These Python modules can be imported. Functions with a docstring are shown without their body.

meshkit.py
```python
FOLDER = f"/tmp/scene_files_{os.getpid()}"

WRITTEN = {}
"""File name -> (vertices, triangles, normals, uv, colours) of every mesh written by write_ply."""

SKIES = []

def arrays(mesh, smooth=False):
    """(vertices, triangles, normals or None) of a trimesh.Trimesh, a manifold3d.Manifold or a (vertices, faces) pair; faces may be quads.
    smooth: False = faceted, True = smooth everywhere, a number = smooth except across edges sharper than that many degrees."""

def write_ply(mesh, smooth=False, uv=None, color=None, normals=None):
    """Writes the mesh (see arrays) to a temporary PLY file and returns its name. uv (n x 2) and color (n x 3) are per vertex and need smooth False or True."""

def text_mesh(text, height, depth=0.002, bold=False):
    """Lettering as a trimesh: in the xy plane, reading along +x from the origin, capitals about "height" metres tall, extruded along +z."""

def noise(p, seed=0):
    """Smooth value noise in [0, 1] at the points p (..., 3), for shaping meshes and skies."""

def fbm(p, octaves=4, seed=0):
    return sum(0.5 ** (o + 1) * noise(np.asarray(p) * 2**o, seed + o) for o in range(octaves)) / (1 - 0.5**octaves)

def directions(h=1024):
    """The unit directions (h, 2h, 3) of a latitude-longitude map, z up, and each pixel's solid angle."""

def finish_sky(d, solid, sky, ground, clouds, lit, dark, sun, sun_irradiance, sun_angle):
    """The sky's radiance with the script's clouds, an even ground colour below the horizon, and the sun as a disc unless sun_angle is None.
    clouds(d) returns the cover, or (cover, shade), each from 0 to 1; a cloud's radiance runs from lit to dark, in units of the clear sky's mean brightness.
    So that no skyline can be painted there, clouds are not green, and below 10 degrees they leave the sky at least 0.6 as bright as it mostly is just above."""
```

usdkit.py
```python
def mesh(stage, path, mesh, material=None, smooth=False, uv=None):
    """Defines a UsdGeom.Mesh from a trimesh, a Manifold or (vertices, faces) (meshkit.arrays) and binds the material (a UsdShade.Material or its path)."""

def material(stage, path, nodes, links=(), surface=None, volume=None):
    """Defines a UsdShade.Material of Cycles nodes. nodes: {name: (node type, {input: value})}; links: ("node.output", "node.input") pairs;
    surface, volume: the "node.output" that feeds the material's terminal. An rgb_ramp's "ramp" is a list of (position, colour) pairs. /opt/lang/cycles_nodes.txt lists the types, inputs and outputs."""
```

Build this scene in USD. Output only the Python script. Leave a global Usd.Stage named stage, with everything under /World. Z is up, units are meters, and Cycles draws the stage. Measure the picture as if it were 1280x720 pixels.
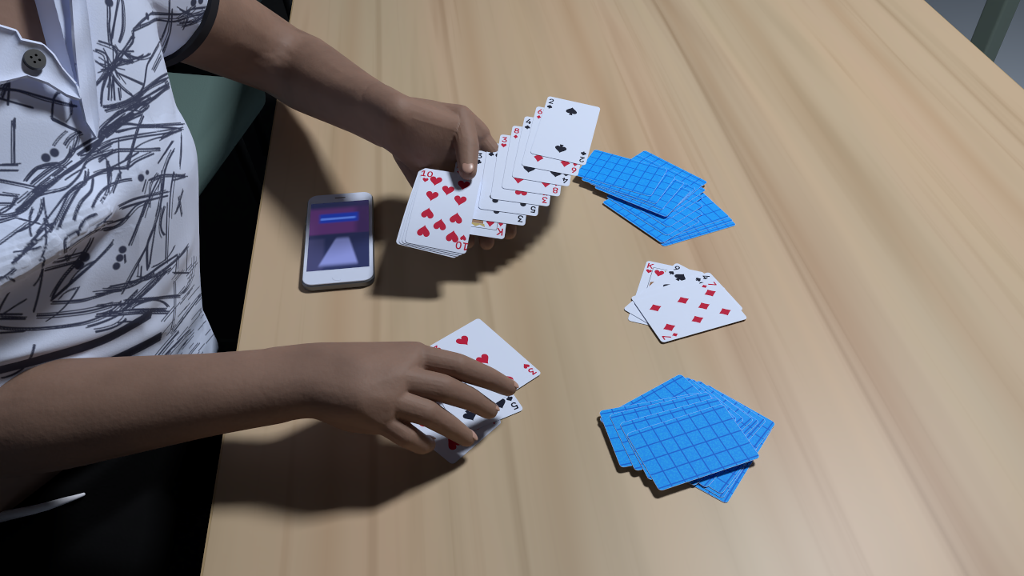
import math
import numpy as np, trimesh, usdkit, meshkit
import manifold3d as m3
from manifold3d import Manifold
from shapely.geometry import Polygon, Point, box as sbox
from shapely import affinity
from shapely.ops import unary_union
from pxr import Usd, UsdGeom, UsdLux, Gf, Sdf, Vt, UsdShade

stage = Usd.Stage.CreateInMemory()
UsdGeom.SetStageUpAxis(stage, 'Z'); UsdGeom.SetStageMetersPerUnit(stage, 1.0)
UsdGeom.Xform.Define(stage, '/World')
rng = np.random.default_rng(11)

# ------------------------------------------------------------------ camera
FPX = 1050.0                      # focal length in pixels of the 1280 x 720 frame
TZ = 0.75                         # table top height
CAM = np.array([0.0, 0.0, TZ + 0.547])
PITCH, YAW = math.radians(42.937), math.radians(-6.957)
_R = np.stack([[1, 0, 0], [0, math.sin(PITCH), math.cos(PITCH)], [0, -math.cos(PITCH), math.sin(PITCH)]], 1)
_Z = np.array([[math.cos(YAW), -math.sin(YAW), 0], [math.sin(YAW), math.cos(YAW), 0], [0, 0, 1]])
BASIS = _Z @ _R                   # columns: right, up, back
cam = UsdGeom.Camera.Define(stage, '/World/camera')
cam.CreateHorizontalApertureAttr(36.0); cam.CreateVerticalApertureAttr(20.25)
cam.CreateFocalLengthAttr(36.0 * FPX / 1280); cam.CreateClippingRangeAttr((0.02, 100))
_M = np.eye(4); _M[:3, :3] = BASIS.T; _M[3, :3] = CAM
cam.AddTransformOp().Set(Gf.Matrix4d(_M.tolist()))
cam.CreateExposureAttr(0.0)

# ------------------------------------------------------------------ light
dome = UsdLux.DomeLight.Define(stage, '/World/room_light')
dome.CreateColorAttr((0.80, 0.88, 1.0)); dome.CreateIntensityAttr(0.008)
lamp = UsdLux.RectLight.Define(stage, '/World/ceiling_lamp')
lamp.CreateWidthAttr(0.34); lamp.CreateHeightAttr(0.34)
lamp.CreateIntensityAttr(106.0); lamp.CreateColorAttr((0.90, 0.95, 1.0))
def aim(prim, pos, tgt):
    pos, tgt = np.array(pos, float), np.array(tgt, float)
    z = pos - tgt; z /= np.linalg.norm(z); x = np.cross([0, 1, 0.01], z); x /= np.linalg.norm(x); y = np.cross(z, x)
    m = np.eye(4); m[0, :3], m[1, :3], m[2, :3], m[3, :3] = x, y, z, pos
    UsdGeom.Xformable(prim).AddTransformOp().Set(Gf.Matrix4d(m.tolist()))
aim(lamp, (1.03, 1.05, 2.55), (0.1, 0.55, 0.75))

# ------------------------------------------------------------------ helpers
def rays(px):
    px = np.atleast_2d(np.asarray(px, float))
    d = np.stack([px[:, 0] - 640, 360 - px[:, 1], np.full(len(px), -FPX)], 1)
    return d @ BASIS.T
def at(u, v, z):                  # the point of height z that the photograph shows at u, v
    d = rays((u, v))[0]
    return CAM + d * ((z - CAM[2]) / d[2])
def srgb(*c):
    c = np.array(c, float) / 255
    return tuple(np.where(c <= 0.04045, c / 12.92, ((c + 0.055) / 1.055) ** 2.4))
used = {}
def numbered(path):
    k = used.get(path, -1) + 1; used[path] = k
    return path if k == 0 else f'{path}_{k:03d}'
def keys(prim, label=None, cat=None, group=None, kind=None):
    for k, v in (('label', label), ('category', cat), ('group', group), ('kind', kind)):
        if v: prim.SetCustomDataByKey(k, v)
def thing(name, label, cat, loc=(0, 0, 0), rz=0.0, group=None):
    x = UsdGeom.Xform.Define(stage, numbered('/World/' + name))
    x.AddTranslateOp().Set(Gf.Vec3d(*map(float, loc))); x.AddRotateZOp().Set(float(rz))
    keys(x.GetPrim(), label, cat, group)
    return x.GetPrim()
def part(name, mesh, mat, parent=None, smooth=False, label=None, color=None):
    base = str(parent.GetPath()) if parent else '/World'
    m = usdkit.mesh(stage, numbered(base + '/' + name), mesh, mat, smooth=smooth)
    if color is not None:
        UsdGeom.PrimvarsAPI(m).CreatePrimvar('tint', Sdf.ValueTypeNames.Color3fArray, 'vertex').Set(Vt.Vec3fArray.FromNumpy(np.asarray(color, np.float32)))
    keys(m.GetPrim(), label)
    return m.GetPrim()
def struct(name, mesh, mat, label, cat='wall'):
    p = part(name, mesh, mat); keys(p, label, cat, kind='structure'); return p
def box(sx, sy, sz, c=(0, 0, 0), r=0.0):
    if r <= 0:
        b = trimesh.creation.box((sx, sy, sz)); b.apply_translation(c); return b
    h = [Manifold.sphere(r, 16).translate((x * (sx / 2 - r), y * (sy / 2 - r), z * (sz / 2 - r))) for x in (-1, 1) for y in (-1, 1) for z in (-1, 1)]
    return tm(Manifold.batch_hull(h).translate(tuple(map(float, c))))
def tm(man):
    m = man.to_mesh()
    return trimesh.Trimesh(np.array(m.vert_properties[:, :3], float), np.array(m.tri_verts), process=False)
def man(t):
    return Manifold(m3.Mesh(np.asarray(t.vertices, np.float32), np.asarray(t.faces, np.uint32)))
def ball(p, r, n=24):
    return Manifold.sphere(float(r), n).translate(tuple(map(float, p)))
def hull(*pr):
    return Manifold.batch_hull([ball(p, r) for p, r in pr])
def chain(pts, rad):
    return Manifold.batch_boolean([hull((pts[i], rad[i]), (pts[i + 1], rad[i + 1])) for i in range(len(pts) - 1)], m3.OpType.Add)
def union(*ms):
    return Manifold.batch_boolean(list(ms), m3.OpType.Add)
def smoothed(m, length, it=20, lap=0):
    t = tm(m.refine_to_length(length)); t.merge_vertices()
    if lap: trimesh.smoothing.filter_laplacian(t, lamb=0.5, iterations=lap)
    trimesh.smoothing.filter_taubin(t, lamb=0.5, nu=0.51, iterations=it)
    return t
def prism(poly, h, z0=0.0):
    gs = getattr(poly, 'geoms', [poly])
    t = trimesh.util.concatenate([trimesh.creation.extrude_polygon(g, h, engine='earcut') for g in gs])
    t.apply_translation((0, 0, z0)); return t
def unit(v): v = np.asarray(v, float); return v / np.linalg.norm(v)

# ------------------------------------------------------------------ materials
LK = '/World/Looks/'
def plain(name, col, rough=0.5, bump=None, **kw):
    n = {'p': ('principled_bsdf', {'base_color': col, 'roughness': rough, **kw})}; l = []
    if bump:
        n['g'] = ('texture_coordinate', {}); n['n'] = ('noise_texture', {'scale': bump[0], 'detail': 3.0}); n['b'] = ('bump', {'strength': bump[1], 'distance': bump[2]})
        l = [('g.object', 'n.vector'), ('n.fac', 'b.height'), ('b.normal', 'p.normal')]
    return usdkit.material(stage, LK + name, n, l, surface='p.BSDF')
def tinted(name, rough=0.6, emit=0.0, bump=None, **kw):
    n = {'a': ('attribute', {'attribute': 'tint'}), 'p': ('principled_bsdf', {'roughness': rough, **kw})}
    l = [('a.color', 'p.base_color')]
    if emit:
        n['p'][1]['emission_strength'] = emit; l.append(('a.color', 'p.emission_color'))
    if bump:
        n['g'] = ('texture_coordinate', {}); n['n'] = ('noise_texture', {'scale': bump[0], 'detail': 3.0}); n['b'] = ('bump', {'strength': bump[1], 'distance': bump[2]})
        l += [('g.object', 'n.vector'), ('n.fac', 'b.height'), ('b.normal', 'p.normal')]
    return usdkit.material(stage, LK + name, n, l, surface='p.BSDF')

W1, DK, PK, LT = (1, 1, 1), (0.80, 0.76, 0.72), (0.92, 0.87, 0.83), (1.04, 1.03, 1.01)
def gx_(x): return (x + 0.18) / 0.95
GRAIN = []
for x_, w_, c_ in ((-0.09, .014, PK), (-0.055, .004, DK), (0.046, .003, DK), (0.079, .016, PK), (0.155, .02, LT), (0.235, .012, PK), (0.335, .006, LT), (0.357, .0028, DK), (0.372, .012, PK), (0.425, .012, LT), (0.475, .02, PK), (0.56, .025, LT), (0.625, .012, PK), (0.70, .004, DK)):
    GRAIN += [(gx_(x_ - w_ * 1.6), W1), (gx_(x_), c_), (gx_(x_ + w_ * 1.3), W1)]
GRAIN.sort(key=lambda g: g[0])
wood = usdkit.material(stage, LK + 'laminate_wood', {
    'tc': ('geometry', {}),
    'm1': ('mapping', {'scale': (6.5, 0.36, 1.0)}), 'n1': ('noise_texture', {'scale': 2.0, 'detail': 3.0, 'roughness': 0.55, 'distortion': 0.5}),
    'm2': ('mapping', {'scale': (34.0, 0.5, 1.0), 'location': (3.1, 1.7, 0)}), 'n2': ('noise_texture', {'scale': 2.0, 'detail': 3.0, 'roughness': 0.6, 'distortion': 0.3}),
    'm3': ('mapping', {'scale': (3.2, 0.5, 1.0), 'location': (7.7, 2.2, 0)}), 'n3': ('noise_texture', {'scale': 2.2, 'detail': 2.0}),
    'r1': ('rgb_ramp', {'ramp': [(0.30, srgb(186, 163, 135)), (0.45, srgb(199, 175, 147)), (0.58, srgb(202, 176, 149)), (0.72, srgb(186, 158, 131))]}),
    'r2': ('rgb_ramp', {'ramp': [(0.26, (0.90, 0.87, 0.84)), (0.40, (1, 1, 1)), (0.62, (1.0, 1.0, 1.0)), (0.8, (0.93, 0.91, 0.89))]}),
    'r3': ('rgb_ramp', {'ramp': [(0.35, (0.94, 0.97, 0.95)), (0.65, (1.0, 0.955, 0.92))]}),
    'sx': ('separate_xyz', {}), 'wob': ('math', {'math_type': 'multiply_add', 'value2': 0.022, 'value3': 0.171}), 'ax': ('math', {'math_type': 'add'}), 'nx': ('math', {'math_type': 'divide', 'value2': 0.95}),
    'r4': ('rgb_ramp', {'ramp': GRAIN}), 'x3': ('mix', {'mix_type': 'multiply', 'fac': 1.0}),
    'x1': ('mix', {'mix_type': 'multiply', 'fac': 1.0}), 'x2': ('mix', {'mix_type': 'multiply', 'fac': 1.0}),
    'p': ('principled_bsdf', {'roughness': 0.42, 'specular_ior_level': 0.35})},
    [('tc.position', 'm1.vector'), ('m1.vector', 'n1.vector'), ('tc.position', 'm2.vector'), ('m2.vector', 'n2.vector'), ('tc.position', 'm3.vector'), ('m3.vector', 'n3.vector'),
     ('n1.fac', 'r1.fac'), ('n2.fac', 'r2.fac'), ('n3.fac', 'r3.fac'), ('r1.color', 'x1.color1'), ('r2.color', 'x1.color2'), ('x1.color', 'x2.color1'), ('r3.color', 'x2.color2'), ('tc.position', 'sx.vector'), ('n3.fac', 'wob.value1'), ('sx.x', 'ax.value1'), ('wob.value', 'ax.value2'), ('ax.value', 'nx.value1'), ('nx.value', 'r4.fac'), ('x2.color', 'x3.color1'), ('r4.color', 'x3.color2'), ('x3.color', 'p.base_color')], surface='p.BSDF')
edge_band = plain('edge_band', srgb(176, 150, 112), 0.5)
dark_metal = plain('dark_metal', (0.02, 0.02, 0.022), 0.45, metallic=0.6)
floor_mat = plain('floor_tile', srgb(218, 230, 246), 0.5, bump=(30, 0.1, 0.002))
wall_mat = plain('wall_paint', srgb(150, 165, 190), 0.7, bump=(60, 0.1, 0.001))
trim_mat = plain('post_paint', srgb(128, 142, 130), 0.5)
fabric_grey = plain('seat_fabric', srgb(112, 138, 134), 0.85, bump=(300, 0.3, 0.002))
skin = usdkit.material(stage, LK + 'skin', {
    'g': ('geometry', {}), 'n': ('noise_texture', {'scale': 22.0, 'detail': 3.0}), 'n2': ('noise_texture', {'scale': 260.0, 'detail': 2.0}),
    'r': ('rgb_ramp', {'ramp': [(0.3, srgb(130, 103, 90)), (0.7, srgb(145, 115, 100))]}), 'b': ('bump', {'strength': 0.25, 'distance': 0.001}),
    'p': ('principled_bsdf', {'roughness': 0.62, 'specular_ior_level': 0.3, 'subsurface_weight': 0.08, 'subsurface_radius': (1.0, 0.35, 0.2), 'subsurface_scale': 0.004})},
    [('g.position', 'n.vector'), ('g.position', 'n2.vector'), ('n.fac', 'r.fac'), ('r.color', 'p.base_color'), ('n2.fac', 'b.height'), ('b.normal', 'p.normal')], surface='p.BSDF')
nail_mat = plain('nail', srgb(176, 138, 124), 0.35)
hair_mat = plain('hair', (0.012, 0.011, 0.010), 0.5, bump=(200, 0.6, 0.004))
eye_white = plain('eye_white', (0.7, 0.7, 0.68), 0.3)
eye_dark = plain('eye_dark', (0.02, 0.012, 0.008), 0.2)
lip_mat = plain('lip', srgb(120, 70, 62), 0.5)
shirt_mat = tinted('shirt_cotton', 0.85, bump=(700, 0.15, 0.001))
shirt_plain = plain('shirt_plain', srgb(212, 222, 250), 0.85, bump=(700, 0.15, 0.001))
cuff_mat = plain('dark_cuff', (0.006, 0.006, 0.012), 0.9)
button_mat = plain('button', (0.004, 0.004, 0.006), 0.4)
trouser_mat = plain('trouser_cloth', (0.003, 0.003, 0.0035), 0.95, bump=(300, 0.3, 0.002), specular_ior_level=0.1)
piping_mat = plain('white_piping', srgb(225, 225, 235), 0.8)
shoe_mat = plain('shoe', (0.02, 0.02, 0.02), 0.5)
card_white = plain('card_stock', srgb(224, 233, 255), 0.6, specular_ior_level=0.2)
pip_red = plain('pip_red', srgb(196, 28, 62), 0.6, specular_ior_level=0.15)
pip_black = plain('pip_black', srgb(20, 24, 44), 0.6, specular_ior_level=0.15)
robe_brown = plain('robe_brown', srgb(150, 108, 74), 0.5)
robe_gold = plain('robe_gold', srgb(190, 165, 90), 0.5)
back_print = usdkit.material(stage, LK + 'card_back_print', {
    't': ('texture_coordinate', {}), 's': ('separate_xyz', {}),
    'ux': ('math', {'math_type': 'multiply', 'value2': 1 / 0.0128}), 'fx': ('math', {'math_type': 'fraction'}), 'lx': ('math', {'math_type': 'less_than', 'value2': 0.085}),
    'uy': ('math', {'math_type': 'multiply', 'value2': 1 / 0.0112}), 'fy': ('math', {'math_type': 'fraction'}), 'ly': ('math', {'math_type': 'less_than', 'value2': 0.09}),
    'mx': ('math', {'math_type': 'maximum'}), 'v': ('voronoi_texture', {'scale': 650.0}), 'vr': ('rgb_ramp', {'ramp': [(0.2, (0.018, 0.43, 1.0)), (0.6, (0.008, 0.33, 1.0))]}),
    'c': ('mix', {'color2': (0.003, 0.15, 0.72)}),
    'p': ('principled_bsdf', {'roughness': 0.6, 'specular_ior_level': 0.15})},
    [('t.object', 's.vector'), ('s.x', 'ux.value1'), ('ux.value', 'fx.value1'), ('fx.value', 'lx.value1'), ('s.y', 'uy.value1'), ('uy.value', 'fy.value1'), ('fy.value', 'ly.value1'),
     ('lx.value', 'mx.value1'), ('ly.value', 'mx.value2'), ('t.object', 'v.vector'), ('v.distance', 'vr.fac'), ('vr.color', 'c.color1'), ('mx.value', 'c.fac'), ('c.color', 'p.base_color')], surface='p.BSDF')
phone_white = plain('phone_glass_white', srgb(218, 226, 248), 0.25)
phone_side = plain('phone_side', srgb(120, 124, 132), 0.35, metallic=0.7)
phone_dark = plain('phone_dark', (0.01, 0.01, 0.012), 0.3)
screen_mat = tinted('screen_display', 0.15, emit=0.75)

# ------------------------------------------------------------------ the setting
fl = trimesh.creation.box((7, 8, 0.1)); fl.apply_translation((0.9, 1.7, -0.05))
struct('floor', fl, floor_mat, 'pale blue-grey floor, dark where the table and the person shade it', 'floor')
w = trimesh.creation.box((7.0, 0.1, 2.7)); w.apply_translation((0.9, 5.6, 1.35))
struct('wall_back', w, wall_mat, 'blue-grey back wall far behind the table')
w = trimesh.creation.box((0.1, 7.9, 2.7)); w.apply_translation((-2.6, 1.7, 1.35))
struct('wall_left', w, wall_mat, 'blue-grey wall at the left behind the chairs')
pd = rays((1242, 30))[0]; pp0 = CAM + pd * (1.2 / pd[0])
post = box(0.046, 0.046, 2.7, (0, 0, 1.35), 0.006); post.apply_transform(trimesh.transformations.rotation_matrix(math.radians(18), (0, 0, 1))); post.apply_translation((pp0[0], pp0[1], 0))
struct('trim_1', post, trim_mat, 'dark grey-green square post behind the far right corner of the table', 'post')

mat_ = box(1.9, 4.4, 0.008, (-1.02, 1.2, 0.004)); shade_part = part('floor_mat', mat_, plain('shade_black', (0.006, 0.006, 0.007), 0.9))  # added black sheet: paints the shade of the gap beside the table
keys(shade_part, 'added black sheet for the deep shade between the chairs and the table', 'mat')
# ------------------------------------------------------------------ table
XL, XR, Y0, Y1 = -0.1805, 0.768, -0.25, 1.95
tab = thing('wooden_table', 'long light wood laminate table with straight brown grain', 'table', ((XL + XR) / 2, (Y0 + Y1) / 2, 0))
W, D = XR - XL, Y1 - Y0
top = box(W - 0.003, D - 0.003, 0.028, (0, 0, TZ - 0.014), 0.0)
part('table_top', top, wood, tab)
for s in (-1, 1):
    part('edge_strip', box(0.002, D, 0.0275, (s * (W / 2 - 0.0006), 0, TZ - 0.0142)), edge_band, tab)
    part('end_strip', box(W - 0.004, 0.002, 0.0275, (0, s * (D / 2 - 0.0006), TZ - 0.0142)), edge_band, tab)
for sx in (-1, 1):
    for sy in (-1, 1):
        part('leg', box(0.05, 0.05, TZ - 0.028, (sx * (W / 2 - 0.1), sy * (D / 2 - 0.1), (TZ - 0.028) / 2), 0.005), dark_metal, tab)
for sx in (-1, 1):
    part('rail', box(0.025, D - 0.26, 0.04, (sx * (W / 2 - 0.1), 0, TZ - 0.0485)), dark_metal, tab)

# ------------------------------------------------------------------ chairs
def chair(label, loc, rz, group=None):
    c = thing('office_chair', label, 'chair', loc, rz, group)      # faces +x
    part('seat', box(0.52, 0.52, 0.07, (0, 0, 0.415), 0.032), fabric_grey, c, smooth=40)
    part('backrest', box(0.05, 0.44, 0.36, (-0.245, 0, 0.69), 0.022), fabric_grey, c, smooth=40)
    for sx in (-1, 1):
        for sy in (-1, 1):
            part('leg', tm(hull(((sx * 0.19, sy * 0.19, 0.39), 0.012), ((sx * 0.22, sy * 0.22, 0.012), 0.012))), dark_metal, c, smooth=40)
    for sy in (-1, 1):
        part('back_support', tm(hull(((-0.20, sy * 0.15, 0.40), 0.011), ((-0.25, sy * 0.15, 0.45), 0.011), ((-0.25, sy * 0.15, 0.60), 0.011))), dark_metal, c, smooth=40)
    return c

# ------------------------------------------------------------------ playing cards
CW, CL, CT = 0.057, 0.088, 0.00030
def rrect(w, l, r, n=6):
    return sbox(-w / 2 + r, -l / 2 + r, w / 2 - r, l / 2 - r).buffer(r, quad_segs=n)
def suit_poly(s, h):
    if s == 'D':
        pts = []
        c = [(0, 0.5), (0.40, 0), (0, -0.5), (-0.40, 0)]
        for i in range(4):
            a, b = np.array(c[i]), np.array(c[(i + 1) % 4])
            for t in np.linspace(0, 1, 5)[:-1]: pts.append((a + (b - a) * t) * (1 - 0.28 * t * (1 - t)))
        p = Polygon(pts)
    elif s in 'HS':
        t = np.linspace(0, 2 * np.pi, 40, endpoint=False)
        x = 16 * np.sin(t) ** 3; y = 13 * np.cos(t) - 5 * np.cos(2 * t) - 2 * np.cos(3 * t) - np.cos(4 * t)
        p = Polygon(np.stack([x / 34, (y + 2.5) / 30], 1)).buffer(0)
        if s == 'S':
            p = affinity.translate(affinity.scale(p, 1, -0.82, origin=(0, 0)), 0, 0.08)
            p = p.union(Polygon([(-0.03, 0.0), (0.03, 0.0), (0.16, -0.5), (-0.16, -0.5)]))
    else:
        p = unary_union([Point(0, 0.24).buffer(0.235), Point(-0.23, -0.1).buffer(0.235), Point(0.23, -0.1).buffer(0.235), Polygon([(-0.04, 0.05), (0.04, 0.05), (0.16, -0.5), (-0.16, -0.5)])])
    return affinity.scale(p, h, h, origin=(0, 0))
def rot180(p): return affinity.rotate(p, 180, origin=(0, 0))
_rows = {'A': [(0, 0)], '2': [(0, 1), (0, -1)], '3': [(0, 1), (0, 0), (0, -1)], '4': [(-1, 1), (1, 1), (-1, -1), (1, -1)], '5': [(-1, 1), (1, 1), (0, 0), (-1, -1), (1, -1)],
         '6': [(-1, 1), (1, 1), (-1, 0), (1, 0), (-1, -1), (1, -1)], '7': [(-1, 1), (1, 1), (-1, 0), (1, 0), (-1, -1), (1, -1), (0, 0.5)],
         '8': [(-1, 1), (1, 1), (-1, 0), (1, 0), (-1, -1), (1, -1), (0, 0.5), (0, -0.5)],
         '9': [(a, b) for a in (-1, 1) for b in (1, 1 / 3, -1 / 3, -1)] + [(0, 0)],
         '10': [(a, b) for a in (-1, 1) for b in (1, 1 / 3, -1 / 3, -1)] + [(0, 0.67), (0, -0.67)]}
_text = {}
def index_meshes(rank, suit):
    if rank not in _text:
        t = meshkit.text_mesh(rank, 0.0070, 0.00005, bold=True); t.apply_translation((-t.bounds.mean(0)[0], 0, 0)); _text[rank] = t
    t = _text[rank].copy(); t.apply_translation((-0.0235, 0.0335, CT))
    u = prism(affinity.translate(suit_poly(suit, 0.0060), -0.0235, 0.0285), 0.00005, CT)
    out = []
    for m in (t, u):
        r = m.copy(); r.apply_transform(trimesh.transformations.rotation_matrix(np.pi, (0, 0, 1))); out.append((m, r))
    return out
def pip_meshes(rank, suit, h=0.0125):
    ps = []
    for x, y in _rows[rank]:
        p = suit_poly(suit, h if rank != 'A' else 0.02)
        ps.append(prism(affinity.translate(p if y >= 0 else rot180(p), x * 0.0135, y * 0.0290), 0.00005, CT))
    return ps
def court_meshes():
    fr = rrect(0.041, 0.072, 0.001); frame = fr.difference(rrect(0.0402, 0.0712, 0.001))
    half = {'brown': unary_union([Polygon([(-0.019, 0.0), (-0.019, 0.014), (-0.007, 0.019), (0.004, 0.0)]), Polygon([(-0.006, 0.020), (0.007, 0.020), (0.008, 0.031), (-0.007, 0.031)])]),
            'gold': unary_union([Polygon([(0.0045, 0.0), (-0.0062, 0.0189), (0.007, 0.0189), (0.012, 0.0)]), Polygon([(-0.008, 0.0312), (0.009, 0.0312), (0.010, 0.0345), (0.004, 0.0325), (0.0, 0.0348), (-0.004, 0.0325), (-0.009, 0.0345)])]),
            'dark': unary_union([Polygon([(0.0125, 0.0), (0.0075, 0.0189), (0.0115, 0.018), (0.019, 0.010), (0.019, 0.0)]), Polygon([(0.012, 0.020), (0.0135, 0.020), (0.0155, 0.034), (0.014, 0.034)])])}
    r = {k: prism(unary_union([p, rot180(p)]), 0.00005, CT) for k, p in half.items()}
    r['frame'] = prism(frame, 0.00005, CT); return r
body_mesh = prism(rrect(CW, CL, 0.0032), CT)
back_mesh = prism(rrect(CW - 0.0003, CL - 0.0003, 0.0031), 0.00005, CT)
def pose(p0, ang, side):          # card centre from a corner, the direction of its long edge and the side it lies on
    a = math.radians(ang); d = np.array([math.cos(a), math.sin(a)]); n = np.array([-d[1], d[0]]) * side
    return np.asarray(p0) + d * CL / 2 + n * CW / 2
def printed(rank, suit):
    m = pip_red if suit in 'HD' else pip_black
    (n1, n2), (s1, s2) = index_meshes(rank, suit)
    L = [('corner_index', n1, m), ('corner_index', n2, m), ('corner_suit', s1, m), ('corner_suit', s2, m)]
    if rank in _rows: L += [('pip', q, m) for q in pip_meshes(rank, suit)]
    else:
        c = court_meshes(); L.append(('frame_line', c['frame'], pip_black))
        for k, n, mt in (('brown', 'robe', robe_brown), ('gold', 'crown', robe_gold), ('dark', 'staff', pip_black)):
            L += [(n, q, mt) for q in c[k].split(only_watertight=False)]
        ps = affinity.translate(suit_poly(suit, 0.010), -0.0135, 0.0285); L += [('pip', prism(q, 0.00005, CT), m) for q in (ps, rot180(ps))]
    return L
def face_card(rank, suit, label, c, z, ang, group):
    # ang: direction of the card's top end
    t = thing('playing_card', label, 'playing card', (c[0], c[1], z), ang - 90, group)
    part('card_sheet', body_mesh, card_white, t)
    for n, m, mt in printed(rank, suit): part(n, m, mt, t)
    return t
proto_back = []
def back_card(label, c, z, ang, group):
    if not proto_back:
        t = thing('playing_card', label, 'playing card', (c[0], c[1], z), ang - 90, group)
        part('card_sheet', body_mesh, card_white, t); part('back_print', back_mesh, back_print, t); proto_back.append(t); return t
    t = thing('playing_card', label, 'playing card', (c[0], c[1], z), ang - 90, group)
    t.GetReferences().AddInternalReference(proto_back[0].GetPath()); t.SetInstanceable(True)
    return t
STEP = 0.00052
NTH = ['topmost', 'second', 'third', 'fourth', 'fifth', 'sixth', 'seventh', 'eighth', 'ninth', 'tenth', 'eleventh', 'twelfth', 'thirteenth', 'fourteenth', 'fifteenth', 'sixteenth', 'seventeenth', 'eighteenth', 'nineteenth', 'twentieth']
def blue_pile(keysp, counts, where, group):
    # keysp: (centre, angle) from the lowest card to the topmost; counts: cards laid between one pose and the next (0: only the pose itself)
    P = []
    for (a, b), n in zip(zip(keysp[:-1], keysp[1:]), counts):
        P.append(a)
        for k in range(n):
            t = (k + 1) / (n + 1); P.append((np.asarray(a[0]) + (np.asarray(b[0]) - a[0]) * t, a[1] + (b[1] - a[1]) * t))
    P.append(keysp[-1])
    for i, (c, ang) in enumerate(P):
        j = np.zeros(2) if i in (0, len(P) - 1) else rng.uniform(-0.0012, 0.0012, 2)
        k = len(P) - 1 - i
        lab = f'blue-backed playing card, topmost of the {where}' if k == 0 else f'blue-backed playing card, lowest of the {where}' if i == 0 else f'blue-backed playing card, {NTH[k]} from the top of the {where}'
        back_card(lab, np.asarray(c) + j, TZ + 0.0002 + i * STEP, ang, group)
def T(u, v, z=0.753): return at(u, v, z)[:2]
def K(p, ang, side, a2=None): return (pose(p, ang, side), ang if a2 is None else a2)
# near pile
blue_pile([K((0.202, 0.328), 47.5, 1), K((0.200, 0.337), 43.0, 1), K((0.1225, 0.415), 26.3, -1), K(T(775, 587), 6, 1), K(T(793, 590, .755), 9, 1), K(T(809, 601, .755), 11, 1), K((0.153, 0.341), 13.4, 1)],
          [1, 5, 0, 0, 0, 0], 'near blue fan at the bottom right', 'blue-backed cards in the near fan')
# far pile
blue_pile([K((0.230, 0.625), 16.5, 1), K((0.2285, 0.633), 19.5, 1), K((0.230, 0.628), 122, -1, -58), K((0.250, 0.792), -52, -1), K((0.243, 0.665), 137.4, -1, -42.6), K((0.161, 0.748), -33.5, 1)],
          [1, 0, 4, 2, 2], 'far blue fan beside the held cards', 'blue-backed cards in the far fan')
# face-up pile on the table
G = 'face-up cards lying in the small fan on the table'
face_card('K', 'H', 'white king of hearts card, lowest in the face-up fan between the blue piles', pose((0.171, 0.527), 64.7, -1), TZ + 0.0002, 64.7, G)
face_card('9', 'S', 'white nine of spades card mostly covered in the face-up fan between the blue piles', (0.222, 0.549), TZ + 0.0002 + STEP, 41, G)
face_card('4', 'S', 'white four of spades card just under the seven of diamonds', np.array(pose(np.array([0.281, 0.527]) - CL * np.array([math.cos(math.radians(17)), math.sin(math.radians(17))]), 17, 1)), TZ + 0.0002 + 2 * STEP, 17, G)
face_card('7', 'D', 'white seven of diamonds card on top of the face-up fan', pose((0.195, 0.494), 13.4, 1), TZ + 0.0002 + 3 * STEP, 13.4, G)
# cards under the right hand
G = 'face-up cards under the hand that deals'
face_card('6', 'H', 'white playing card lowest under the dealing hand, its corner nearest the bottom edge', pose((0.044, 0.425), 130.6, 1), TZ + 0.0002, 130.6, G)
face_card('5', 'S', 'white playing card in the middle under the dealing hand, one corner beside the fingertips', pose((0.063, 0.435), 110.8, 1), TZ + 0.0002 + STEP, 110.8, G)
face_card('3', 'H', 'white three of hearts card on top under the dealing hand', pose((0.0835, 0.472), 123, 1), TZ + 0.0002 + 2 * STEP, 123, G)

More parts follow.
